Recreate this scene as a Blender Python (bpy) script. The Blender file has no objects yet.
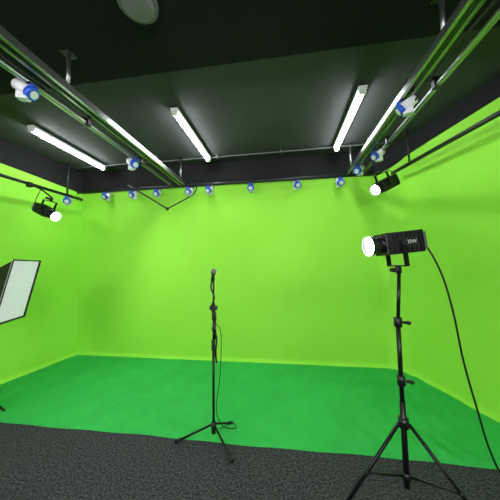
import bpy, bmesh, math, random
from mathutils import Vector, Matrix, Euler
random.seed(4)
S=bpy.context.scene
S.view_settings.view_transform='Standard'
H=1.5
# ---------------- materials
def mat(name,col,rough=.5,metal=0,emit=None,es=0,noise=None,bump=None,spec=.5):
    m=bpy.data.materials.new(name);m.use_nodes=True;nt=m.node_tree;b=nt.nodes['Principled BSDF']
    b.inputs['Base Color'].default_value=(*col,1);b.inputs['Roughness'].default_value=rough;b.inputs['Metallic'].default_value=metal
    b.inputs['Specular IOR Level'].default_value=spec
    if emit: b.inputs['Emission Color'].default_value=(*emit,1);b.inputs['Emission Strength'].default_value=es
    tc=nt.nodes.new('ShaderNodeTexCoord')
    if noise:
        sc,col2,lo,hi=noise
        n=nt.nodes.new('ShaderNodeTexNoise');n.inputs['Scale'].default_value=sc;n.inputs['Detail'].default_value=4
        nt.links.new(tc.outputs['Object'],n.inputs['Vector'])
        r=nt.nodes.new('ShaderNodeValToRGB');r.color_ramp.elements[0].position=lo;r.color_ramp.elements[1].position=hi
        r.color_ramp.elements[0].color=(*col,1);r.color_ramp.elements[1].color=(*col2,1)
        nt.links.new(n.outputs['Fac'],r.inputs['Fac']);nt.links.new(r.outputs['Color'],b.inputs['Base Color'])
    if bump:
        sc,st,di=bump
        n=nt.nodes.new('ShaderNodeTexNoise');n.inputs['Scale'].default_value=sc;n.inputs['Detail'].default_value=3
        nt.links.new(tc.outputs['Object'],n.inputs['Vector'])
        bp=nt.nodes.new('ShaderNodeBump');bp.inputs['Strength'].default_value=st;bp.inputs['Distance'].default_value=di
        nt.links.new(n.outputs['Fac'],bp.inputs['Height']);nt.links.new(bp.outputs['Normal'],b.inputs['Normal'])
    return m
GREEN=mat('green_wall_paint',(.34,.83,.065),.75,noise=(1.2,(.355,.85,.072),.3,.7),bump=(1.5,.12,.05),spec=.2)
CLOTH=mat('green_cloth',(.038,.43,.080),.85,noise=(3,(.045,.49,.092),.3,.7),bump=(5,.5,.03),spec=.15)
CARPET=mat('grey_carpet',(.018,.018,.021),.95,noise=(70,(.10,.10,.11),.36,.68),bump=(120,.6,.01),spec=.1)
CEIL=mat('charcoal_ceiling',(.055,.056,.060),.8,noise=(2,(.062,.063,.067),.3,.7),spec=.2)
CEILD=mat('black_ceiling',(.009,.009,.010),.85,spec=.15)
BLKW=mat('black_wall',(.012,.012,.013),.8,spec=.2)
BLACK=mat('black_plastic',(.010,.010,.011),.4)
BLKM=mat('black_metal',(.018,.018,.02),.3,.6)
STEEL=mat('galvanised_steel',(.36,.37,.37),.32,.95)
DSTEEL=mat('dark_pipe',(.04,.04,.045),.35,.7)
WHITE=mat('white_plastic',(.75,.76,.78),.4)
BLUE=mat('blue_plastic',(.02,.09,.65),.35)
CABLE=mat('black_cable',(.008,.008,.008),.5)
TUBE=mat('fluorescent_tube',(1,1,1),.5,emit=(.93,.97,1),es=46)
LENS=mat('led_lens',(1,1,1),.5,emit=(1,.97,.98),es=40)
SOFT=mat('softbox_diffuser',(.45,.45,.47),.8,emit=(.93,.97,1),es=.4)
FILL_PANEL=mat('added_fill_emitter',(.8,.8,.8),.8,emit=(1,1,1),es=25)  # glowing face of the added fill panels
GREY=mat('grey_plastic',(.12,.12,.125),.6)
# ---------------- builder
class B:
    def __init__(s): s.bm=bmesh.new();s.m=[]
    def mi(s,m):
        if m not in s.m: s.m.append(m)
        return s.m.index(m)
    def _fin(s,geom,M,m,smooth):
        vs=[v for v in geom if isinstance(v,bmesh.types.BMVert)]
        for v in vs: v.co=M@v.co
        i=s.mi(m);fs=set(f for v in vs for f in v.link_faces)
        for f in fs:
            f.material_index=i; f.smooth=smooth and len(f.verts)<=4
    def cyl(s,a,b,r,m,r2=None,n=16,cap=True):
        a=Vector(a);b=Vector(b);d=b-a
        g=bmesh.ops.create_cone(s.bm,cap_ends=cap,segments=n,radius1=r,radius2=r if r2 is None else r2,depth=d.length)['verts']
        M=Matrix.Translation((a+b)/2)@d.to_track_quat('Z','Y').to_matrix().to_4x4()
        s._fin(g,M,m,True)
    def box(s,c,sz,m,rot=(0,0,0),M0=None,bev=0):
        g=bmesh.ops.create_cube(s.bm,size=1)['verts']
        for v in g: v.co=Vector((v.co.x*sz[0],v.co.y*sz[1],v.co.z*sz[2]))
        M=Matrix.Translation(c)@Euler(rot).to_matrix().to_4x4()
        if M0 is not None: M=M0@M
        s._fin(g,M,m,False)
        if bev:
            es=list(set(e for v in g for e in v.link_edges))
            r=bmesh.ops.bevel(s.bm,geom=es,offset=bev,segments=2,affect='EDGES',profile=.5)
            i=s.mi(m)
            for f in r['faces']: f.material_index=i
    def sph(s,c,r,m,sc=(1,1,1),R=None):
        g=bmesh.ops.create_uvsphere(s.bm,u_segments=16,v_segments=10,radius=r)['verts']
        M=Matrix.Translation(c)@(R.to_4x4() if R else Matrix())@Matrix.Diagonal((*sc,1))
        s._fin(g,M,m,True)
    def tube(s,pts,r,m,sub=6,n=8):
        P=[Vector(p) for p in pts];Q=[]
        E=[P[0]*2-P[1]]+P+[P[-1]*2-P[-2]]
        for i in range(1,len(E)-2):
            for k in range(sub):
                t=k/sub;a,b,c,d=E[i-1],E[i],E[i+1],E[i+2]
                Q.append(.5*((2*b)+(c-a)*t+(2*a-5*b+4*c-d)*t*t+(3*b-a-3*c+d)*t**3))
        Q.append(P[-1]);rings=[];i0=s.mi(m);up=Vector((0,0,1))
        for i,q in enumerate(Q):
            t=(Q[min(i+1,len(Q)-1)]-Q[max(i-1,0)]).normalized()
            x=t.cross(up)
            if x.length<.05: x=t.cross(Vector((1,0,0)))
            x.normalize();y=x.cross(t);up=y if abs(y.length)>0 else up
            rings.append([s.bm.verts.new(q+x*r*math.cos(2*math.pi*k/n)+y*r*math.sin(2*math.pi*k/n)) for k in range(n)])
        for a,b in zip(rings,rings[1:]):
            for k in range(n):
                f=s.bm.faces.new((a[k],a[(k+1)%n],b[(k+1)%n],b[k]));f.material_index=i0;f.smooth=True
        for rg in (rings[0],rings[-1]):
            f=s.bm.faces.new(rg);f.material_index=i0
    def face(s,co,m):
        f=s.bm.faces.new([s.bm.verts.new(c) for c in co]);f.material_index=s.mi(m);return f
    def done(s,name,parent=None,M=None,recalc=True):
        if recalc: bmesh.ops.recalc_face_normals(s.bm,faces=s.bm.faces)
        me=bpy.data.meshes.new(name);s.bm.to_mesh(me);s.bm.free()
        for m in s.m: me.materials.append(m)
        o=bpy.data.objects.new(name,me);S.collection.objects.link(o)
        if parent: o.parent=parent
        if M is not None: o.matrix_world=M
        return o
def empty(name,loc=(0,0,0)):
    e=bpy.data.objects.new(name,None);e.location=loc;e.empty_display_size=.1;S.collection.objects.link(e);return e
# ---------------- room shell
CH=3.25; YB=3.75; YF=-2.6
def xr(y): return 1.66+.28*(YB-y) if y>.8 else 1.66+.28*(YB-.8)
def xl(y): return -3.60-.09*(YB-y) if y>1.2 else -3.60-.09*(YB-1.2)
CV=.09
def strip(name,pts,zt=CH):
    """wall following a plan polyline: small coved foot, green up to pts z, black above"""
    b=B();rows=[];n=len(pts)
    for i,(x,y,g) in enumerate(pts):
        p=Vector((x,y));a=Vector(pts[max(i-1,0)][:2]);c=Vector(pts[min(i+1,n-1)][:2]);t=(c-a).normalized()
        nn=Vector((t.y,-t.x));row=[]
        if g>.1:
            for k in range(5):
                th=math.pi/2*k/5;q=p+nn*CV*(1-math.sin(th));row.append(b.bm.verts.new((q.x,q.y,CV*(1-math.cos(th)))))
            row.append(b.bm.verts.new((x,y,CV)))
        else:
            for k in range(6): row.append(b.bm.verts.new((x,y,.04*k/5)))
        row.append(b.bm.verts.new((x,y,g if g>.1 else .05)));row.append(b.bm.verts.new((x,y,zt+.12)));rows.append(row)
    for i in range(n-1):
        a,c=rows[i],rows[i+1]
        gr=GREEN if pts[i][2]>.1 and pts[i+1][2]>.1 else BLKW
        for k in range(7):
            f=b.bm.faces.new((a[k],c[k],c[k+1],a[k+1]));f.material_index=b.mi(gr if k<6 else BLKW);f.smooth=k<6
    return b.done(name,recalc=False)
R=.26
back=[(xl(YB)-.02,YB,2.85)]+[(-3.6+(1.66-R+3.6)*i/8,YB,2.85) for i in range(1,9)]
strip('wall_back',back)
arc=[]
for i in range(9):
    a=math.pi/2*(1-i/8)
    arc.append((1.66-R+R*math.cos(a)+.06*(i/8)**2,YB-R+R*math.sin(a),2.85+.15*i/8))
arc+= [(xr(y),y,3.02+.05*(3.3-y)/2.0) for y in (3.1,2.7,2.2,1.6,.9)]
strip('wall_right',arc+[(xr(.8),.8,3.07),(xr(.8),.79,.05),(xr(.8),YF,.05)])
strip('wall_left',[(xl(y),y,g) for y,g in ((YF,.05),(1.19,.05),(1.2,2.96),(2.0,2.94),(2.9,2.90),(YB,2.85))])
strip('wall_front',[(xr(.8),YF,.05),(xl(1.2),YF,.05)])
b=B();b.box((-.6,.6,-.03),(7.2,6.8,.06),CARPET);b.done('floor')
b=B();b.box((-.6,.6,CH+.06),(7.2,6.8,.12),CEIL)
b.box((-.6,-.42,CH-.05),(6.9,4.4,.10),CEILD)
b.done('ceiling')
# ---------------- floor cloth
b=B();NX,NY=220,80;g=[]
for j in range(NY+1):
    row=[]
    for i in range(NX+1):
        u=i/NX;v=j/NY
        y0=2.055+.006*math.sin(u*19)+.004*math.sin(u*61+1)
        y=y0+(YB-.04-y0)*v
        x1=xr(y)-.04
        t=(y-(YB-R))/R
        if t>0: x1=min(x1,1.66-R+R*math.sqrt(max(0,1-t*t))-.03)
        x0=xl(y)+.04
        x=x0+(x1-x0)*u
        w=.005*math.sin(x*5+y*4+math.sin(y*3))+.004*math.sin(x*13-y*9+1.5*math.sin(x*2))+.003*math.sin(y*14+x*2)+.0022*math.sin(x*37+5*math.sin(y*3))+.0015*math.sin(x*60-y*33)
        amp=.9+1.8*max(0,(u-.6)/.4)*(1-v)
        amp*=min(1,(1-u)/.06+.15)*min(1,u/.06+.15)*min(1,(1-v)/.08+.15)
        z=.016+max(-.011,w*amp)
        if j==0: z=.003
        row.append(b.bm.verts.new((x,y,z)))
    g.append(row)
k=b.mi(CLOTH)
for j in range(NY):
    for i in range(NX):
        f=b.bm.faces.new((g[j][i],g[j][i+1],g[j+1][i+1],g[j+1][i]));f.smooth=True;f.material_index=k
b.done('green_screen_floor_cloth',recalc=False)
# ---------------- fluorescent fixtures
def fluoro(x,y0,y1,z=CH,drop=.02,name='fluorescent_light'):
    b=B();zc=z-drop
    b.box((x,(y0+y1)/2,zc-.015),(.085,y1-y0,.03),WHITE,bev=.004)
    b.box((x,y0+.02,zc-.05),(.06,.035,.05),WHITE);b.box((x,y1-.02,zc-.05),(.06,.035,.05),WHITE)
    b.cyl((x,y0+.03,zc-.06),(x,y1-.03,zc-.06),.018,TUBE,n=12)
    b.box((x,(y0+y1)/2,zc+.008),(.05,y1-y0-.2,drop),BLACK)
    return b.done(name)
fluoro(-2.98,2.33,3.52);fluoro(-1.14,2.31,3.51);fluoro(.80,2.30,3.50)
for x in (-2.98,-1.14,.80): fluoro(x,-1.2,0.0,z=CH-.1)  # unseen row added behind the camera as extra light for the walls
# ---------------- unseen fill panels added behind the camera to brighten the screen
for x,tx in ((-2.5,-1.9),(-.3,-.9),(1.5,1.0)):
    root=empty('added_fill_panel')
    c=Vector((x,-1.3,2.45));d=(Vector((tx,3.7,1.35))-c).normalized()
    M=Matrix.Translation(c)@d.to_track_quat('-Z','Y').to_matrix().to_4x4()
    b=B();b.box((0,0,.03),(1.0,.6,.05),BLACK,M0=M,bev=.01);b.box((0,0,0),(.94,.54,.012),FILL_PANEL,M0=M)
    for s in (-1,1): b.cyl(M@Vector((s*.4,.1,.05)),(x+s*.4,-1.42,CH-.11),.01,BLKM)
    b.done('fill_panel_body',parent=root)
# ---------------- ceiling dome
b=B();zc=CH-.10
b.cyl((-.86,1.25,zc),(-.86,1.25,zc-.02),.12,GREY,n=32)
b.sph((-.86,1.25,zc-.02),.10,GREY,(1,1,.35))
b.done('ceiling_speaker')
b=B();b.tube([(-3.5,3.5,CH-.02),(-1,3.52,CH-.02),(1.5,3.5,CH-.02)],.012,GREY)
for x in (-3,-2,-1,0,1): b.box((x,3.51,CH-.02),(.03,.05,.04),GREY)
b.done('ceiling_conduit')
# ---------------- lighting grid
ZR=H+1.35
def part(b,name): return b.done(name)
b=B();b.cyl((-3.55,3.6,H+1.33),(1.42,3.6,H+1.33),.026,DSTEEL);part(b,'lighting_pipe')
b=B();b.cyl((-3.42,3.56,H+1.18),(-3.55,1.2,H+1.18),.022,DSTEEL)
for y in (3.3,1.9): b.cyl((-3.43-.06*(3.6-y),y,H+1.18),(-3.43-.06*(3.6-y),y,CH),.015,DSTEEL)
part(b,'lighting_pipe')
b=B();b.cyl((1.55,3.5,H+1.28),(2.12,1.2,H+1.28),.024,DSTEEL)
for y in (3.2,2.0): b.cyl((1.55+.25*(3.5-y),y,H+1.28),(1.55+.25*(3.5-y),y,CH),.012,DSTEEL)
part(b,'lighting_pipe')
def rail(xc,xp,name):
    b=B();y0,y1=-.9,3.55
    L=y1-y0;yc=(y0+y1)/2
    b.box((xc,yc,ZR+.025),(.09,L,.006),STEEL)
    b.box((xc-.042,yc,ZR),(.006,L,.05),STEEL);b.box((xc+.042,yc,ZR),(.006,L,.05),STEEL)
    b.box((xc-.032,yc,ZR-.024),(.024,L,.005),STEEL);b.box((xc+.032,yc,ZR-.024),(.024,L,.005),STEEL)
    b.cyl((xp,y0,ZR-.02),(xp,y1,ZR-.02),.022,STEEL)
    y=y0+.3
    while y<y1:
        b.box(((xc+xp)/2,y,ZR+.035),(abs(xc-xp)+.1,.04,.012),DSTEEL)
        b.box((xp,y,ZR-.01),(.06,.045,.07),DSTEEL,bev=.006)
        y+=.82
    for y in (.2,1.5,3.5): 
        b.cyl((xc,y,ZR+.02),(xc,y,CH-(.1 if y<1.7 else 0)),.014,STEEL)
        b.box((xc,y,CH-(.1 if y<1.7 else 0)-.005),(.08,.08,.01),BLACK)
    s=1 if xp>xc else -1
    pts=[(xc+s*.06,y0+i*.42,ZR-.03-(.035 if i%2 else 0)) for i in range(11)]
    b.tube(pts,.007,CABLE)
    part(b,name)
rail(-1.60,-1.77,'lighting_rail');rail(1.00,1.17,'lighting_rail')
b=B();b.tube([(-2.45,3.4,H+1.33),(-1.76,3.38,H+.90),],.012,DSTEEL)
b.tube([(-1.76,3.38,H+.90),(-1.36,3.42,H+1.12),(-1.34,3.53,H+1.30)],.010,BLACK)
b.tube([(-2.45,3.4,H+1.33),(-2.45,3.57,H+1.34)],.012,DSTEEL)
b.sph((-1.76,3.38,H+.90),.025,BLACK)
part(b,'hanging_arm')
# ---------------- industrial sockets (blue/white) clipped under the pipes
def sock(x,y,z,yaw=0,sc=1.0):
    b=B();T=Vector((0,-1,-.65)).normalized()
    o=Vector((0,0,-.05))
    b.cyl((0,0,.02),(0,0,-.03),.03,DSTEEL,n=12)
    b.cyl(o+T*-.10,o+T*.015,.042,WHITE,.052,n=20)
    b.cyl(o+T*.015,o+T*.05,.056,BLUE,.050,n=24)
    b.cyl(o+T*.05,o+T*.056,.032,WHITE,n=24)
    b.box(o+Vector((0,.03,-.045)),(.06,.08,.06),WHITE,bev=.008)
    b.box(o+Vector((0,-.03,.045)),(.05,.05,.02),BLUE,bev=.004)
    b.tube([o-T*.09,o-T*.13+Vector((0,0,.02)),o-T*.1+Vector((.03,.02,.07))],.006,CABLE)
    M=Matrix.Translation((x,y,z))@Matrix.Rotation(yaw,4,'Z')@Matrix.Scale(sc,4)
    return b.done('industrial_power_socket',M=M)
for x in (-3.0,-2.5,-2.06,-1.5,-1.16,-.48,.23,.86): sock(x,3.6,H+1.285,random.uniform(-.4,.4),1.0)
sock(-3.44,3.3,H+1.15,.6)
sock(-1.77,1.36,H+1.305,1.9,.88);sock(-1.77,2.55,H+1.305,1.2,.95)
sock(1.0,2.0,H+1.315,-2.0,.9);sock(1.1,2.85,H+1.31,-1.3,.9);sock(1.02,3.25,H+1.31,-.9,.95)
# ---------------- LED spotlight
def led(b,face_dir,c,hang=False):
    d=Vector(face_dir).normalized();q=d.to_track_quat('X','Z');M=Matrix.Translation(c)@q.to_matrix().to_4x4()
    P=lambda x,y,z: M@Vector((x,y,z))
    b.box((-.06,0,0),(.24,.125,.12),BLACK,M0=M,bev=.012)
    for i in range(7): b.box((-.16+i*.03,0,0),(.006,.133,.128),BLKM,M0=M)
    b.box((-.195,0,0),(.03,.11,.105),GREY,M0=M,bev=.006)
    b.cyl(P(.05,0,0),P(.09,0,0),.056,BLKM,n=28);b.cyl(P(.09,0,0),P(.15,0,0),.05,BLACK,.066,n=28,cap=False)
    b.cyl(P(.148,0,0),P(.162,0,0),.068,BLKM,n=28,cap=False)
    b.cyl(P(.10,0,0),P(.142,0,0),.044,LENS,.057,n=28)
    s=1 if hang else -1
    for y in (-.085,.085):
        b.cyl(P(-.03,y*.7,0),P(-.03,y*1.15,0),.02,BLACK,n=14)
        b.box((-.03,y,s*.07),(.03,.008,.16),BLKM,M0=M)
    b.box((-.03,0,s*.15),(.03,.178,.008),BLKM,M0=M)
    b.cyl(P(-.03,0,s*.15),P(-.03,0,s*.2),.018,BLACK,n=12)
    b.cyl(P(-.03,-.02,s*.18),P(-.03,-.07,s*.18),.016,BLACK,n=12)
    return M,P(-.03,0,s*.2)
def spot(M,name,power,size,parent):
    l=bpy.data.lights.new(name,'SPOT');l.energy=power;l.spot_size=size;l.spot_blend=.8;l.shadow_soft_size=.07;l.color=(1,.97,.98)
    o=bpy.data.objects.new(name,l);S.collection.objects.link(o)
    d=(M.to_3x3()@Vector((1,0,0)));p=M@Vector((.20,0,0))
    o.matrix_world=Matrix.Translation(p)@d.to_track_quat('-Z','Y').to_matrix().to_4x4()
    o.parent=parent
def text(body,M,size,parent):
    c=bpy.data.curves.new('label_text','FONT');c.body=body;c.size=size;c.align_x='CENTER';c.align_y='CENTER';c.extrude=.0003
    c.materials.append(WHITE);o=bpy.data.objects.new('label_text',c);S.collection.objects.link(o);o.matrix_world=M;o.parent=parent
for c,d,top,pw in (((1.26,3.1,H+.98),(-.80,-.40,-.45),(1.17,3.12,ZR-.02),45),((-3.13,2.72,H+.76),(.85,-.05,-.42),(-3.44,2.72,H+1.16),45)):
    root=empty('hanging_led_light')
    b=B();M,t=led(b,d,c,True)
    b.tube([t,(t+Vector(top))/2+Vector((0,0,.03)),top],.012,BLKM)
    b.box(top,(.06,.05,.07),BLACK,bev=.006)
    b.tube([M@Vector((-.2,0,0)),M@Vector((-.27,0,.06)),Vector(top)+Vector((.03,.15,.02))],.005,CABLE)
    b.done('led_head',parent=root);spot(M,'led_beam',pw,2.4,root)
# tripod light stand with LED
root=empty('led_light_on_stand')
b=B();px,py=.735,1.70;c=(px-.02,py,H+.135)
M,t=led(b,(-.97,-.22,-.10),c)
b.cyl((px,py,.10),(px,py,.62),.017,BLKM);b.cyl((px,py,.6),(px,py,1.12),.014,BLKM);b.cyl((px,py,1.1),(t.x,t.y,t.z),.011,BLKM)
for z in (.75,1.12): b.cyl((px,py,z-.03),(px,py,z+.03),.024,BLACK);b.cyl((px,py,z),(px+.05,py-.02,z),.009,BLACK);b.sph((px+.055,py-.022,z),.014,BLACK)
b.cyl((px,py,.46),(px,py,.52),.03,BLACK);b.cyl((px,py,.15),(px,py,.19),.026,BLACK)
for a in (194,-34,67):
    a=math.radians(a);v=Vector((math.cos(a),math.sin(a),0));o=Vector((px,py,0))
    f=o+v*.43+Vector((0,0,.014))
    k=o+v*.03+Vector((0,0,.49));b.cyl(k,f,.011,BLKM,n=10)
    b.sph(f,.017,BLACK);mid=k.lerp(f,.58);b.cyl(o+v*.02+Vector((0,0,.17)),mid,.007,BLKM,n=8);b.sph(mid,.014,BLACK)
b.done('stand_and_head',parent=root)
b=B();tail=M@Vector((-.2,0,-.02))
b.tube([tail,tail+Vector((.05,-.01,-.03)),(1.03,1.72,1.42),(1.08,1.72,1.18),(1.13,1.74,.88),(1.20,1.76,.58),(1.29,1.8,.28),(1.42,1.86,.06),(1.6,1.9,.012),(1.9,1.8,.01)],.006,CABLE)
b.done('power_cable',parent=root)
spot(M,'led_beam',35,2.2,root)
side=M.to_3x3()@Vector((0,1,0))
sgn=1 if side.dot(Vector((0,-1,0)))>0 else -1
Rt=Matrix.Rotation(math.pi/2,4,'X') if sgn<0 else Matrix.Rotation(math.pi,4,'Z')@Matrix.Rotation(math.pi/2,4,'X')
b=B();b.box((-.07,sgn*.0675,0),(.15,.003,.06),BLACK,M0=M);b.done('label_plate',parent=root)
text('1.000W',M@Matrix.Translation((-.075,sgn*.0700,.0))@Rt,.036,root)
# ---------------- microphone stand
b=B();mx,my=-.635,2.08
b.cyl((mx,my,.07),(mx,my,.80),.011,BLKM);b.cyl((mx,my,.78),(mx+.004,my,1.40),.008,BLKM)
b.cyl((mx,my,.76),(mx,my,.85),.017,BLACK);b.cyl((mx,my,.06),(mx,my,.15),.02,BLACK)
for f in ((-.95,2.0),(-.42,1.86),(-.52,2.30)):
    F=Vector((f[0],f[1],.014));K=Vector((mx,my,.13)).lerp(Vector((f[0],f[1],.13)),.06)
    b.cyl(K,F,.009,BLKM,n=10);b.cyl(F,F+(F-K).normalized()*-.05,.014,BLACK)
b.cyl((mx-.03,my,1.13),(mx+.035,my,1.13),.020,BLACK);b.cyl((mx+.012,my-.01,1.17),(mx+.018,my-.01,.86),.009,BLKM)
b.box((mx+.01,my-.01,1.06),(.034,.03,.07),BLACK,bev=.004)
b.cyl((mx+.015,my-.015,1.0),(mx+.018,my-.015,.9),.015,BLACK)
b.cyl((mx,my,1.37),(mx+.004,my-.01,1.42),.014,BLACK)
m0=Vector((mx-.012,my-.0,1.37));m1=Vector((mx+.012,my-.03,1.44))
b.cyl(m0,m1,.011,BLACK,.017);b.sph(m1+(m1-m0).normalized()*.018,.025,GREY)
b.cyl(m1-(m1-m0)*.02,m1+(m1-m0)*.08,.023,BLKM)
b.tube([m0,(mx-.02,my,1.31),(mx+.015,my-.02,1.22),(mx-.012,my-.02,1.13),(mx+.028,my-.02,1.04),(mx+.0,my-.02,.95),(mx+.035,my-.02,.88),(mx+.03,my-.03,.75),(mx+.035,my-.02,.66),(mx+.012,my-.02,.80)],.008,CABLE)
b.tube([(mx+.03,my-.02,1.0),(mx+.07,my,.9),(mx+.055,my+.02,.55),(mx+.02,my+.02,.25),(mx+.07,my+.05,.09),(mx+.17,my+.13,.03),(mx+.12,my+.2,.025),(mx+.02,my+.1,.03)],.0035,CABLE)
b.done('microphone_stand')
# ---------------- softbox on stand (left)
root=empty('softbox_light')
A=Vector((-2.75,2.05,H+.10));Bq=Vector((-2.96,2.50,H+.10))
dn=Vector((-.13,-.05,-.66))
C=Bq+dn;D=A+dn
cen=(A+Bq+C+D)/4;nrm=(Bq-A).cross(dn).normalized()
if nrm.x<0:nrm=-nrm
b=B();b.face([A,Bq,C,D],SOFT);b.done('diffuser',parent=root,recalc=False)
b=B();bc=cen-nrm*.34;ex=(Bq-A).normalized()*.06;ez=dn.normalized()*.06
bk=[bc-ex-ez,bc+ex-ez,bc+ex+ez,bc-ex+ez];fr=[A,Bq,C,D]
for i in range(4): b.face([fr[i]+nrm*.015,fr[(i+1)%4]+nrm*.015,bk[(i+1)%4],bk[i]],BLACK)
b.face(bk,BLACK)
for i in range(4):
    b.cyl(fr[i]+nrm*.012,fr[(i+1)%4]+nrm*.012,.006,BLACK,n=8)
b.cyl(bc,bc-nrm*.14,.055,BLACK,.04)
sp=bc-nrm*.06
b.cyl(sp,(sp.x,sp.y,sp.z-.12),.014,BLACK)
b.cyl((sp.x,sp.y,.12),(sp.x,sp.y,sp.z-.1),.012,BLKM)
for z in (.55,.95): b.cyl((sp.x,sp.y,z-.03),(sp.x,sp.y,z+.03),.02,BLACK)
for a in (20,140,260):
    a=math.radians(a);v=Vector((math.cos(a),math.sin(a),0));o=Vector((sp.x,sp.y,0))
    k=o+Vector((0,0,.42));f=o+v*.34+Vector((0,0,.014));b.cyl(k,f,.009,BLKM,n=8);b.sph(f,.015,BLACK)
    b.cyl(o+Vector((0,0,.15)),k.lerp(f,.6),.006,BLKM,n=8)
b.done('softbox_body_and_stand',parent=root,recalc=False)
# ---------------- world
w=bpy.data.worlds.new('World');S.world=w;w.use_nodes=True
w.node_tree.nodes['Background'].inputs[0].default_value=(.6,.7,.65,1);w.node_tree.nodes['Background'].inputs[1].default_value=.02
# ---------------- camera
f,y,t,r=235.8,.1406,.0679,.0139
F=Vector((-math.sin(y)*math.cos(t),math.cos(y)*math.cos(t),math.sin(t)));Rv=Vector((math.cos(y),math.sin(y),0));U=Rv.cross(F)
R2=Rv*math.cos(r)-U*math.sin(r);U2=U*math.cos(r)+Rv*math.sin(r)
cd=bpy.data.cameras.new('Camera');cam=bpy.data.objects.new('Camera',cd);S.collection.objects.link(cam)
cd.sensor_width=36;cd.lens=f/500*36;cd.clip_start=.02
Mx=Matrix((R2,U2,-F)).transposed().to_4x4();Mx.translation=(0,0,H);cam.matrix_world=Mx
S.camera=cam
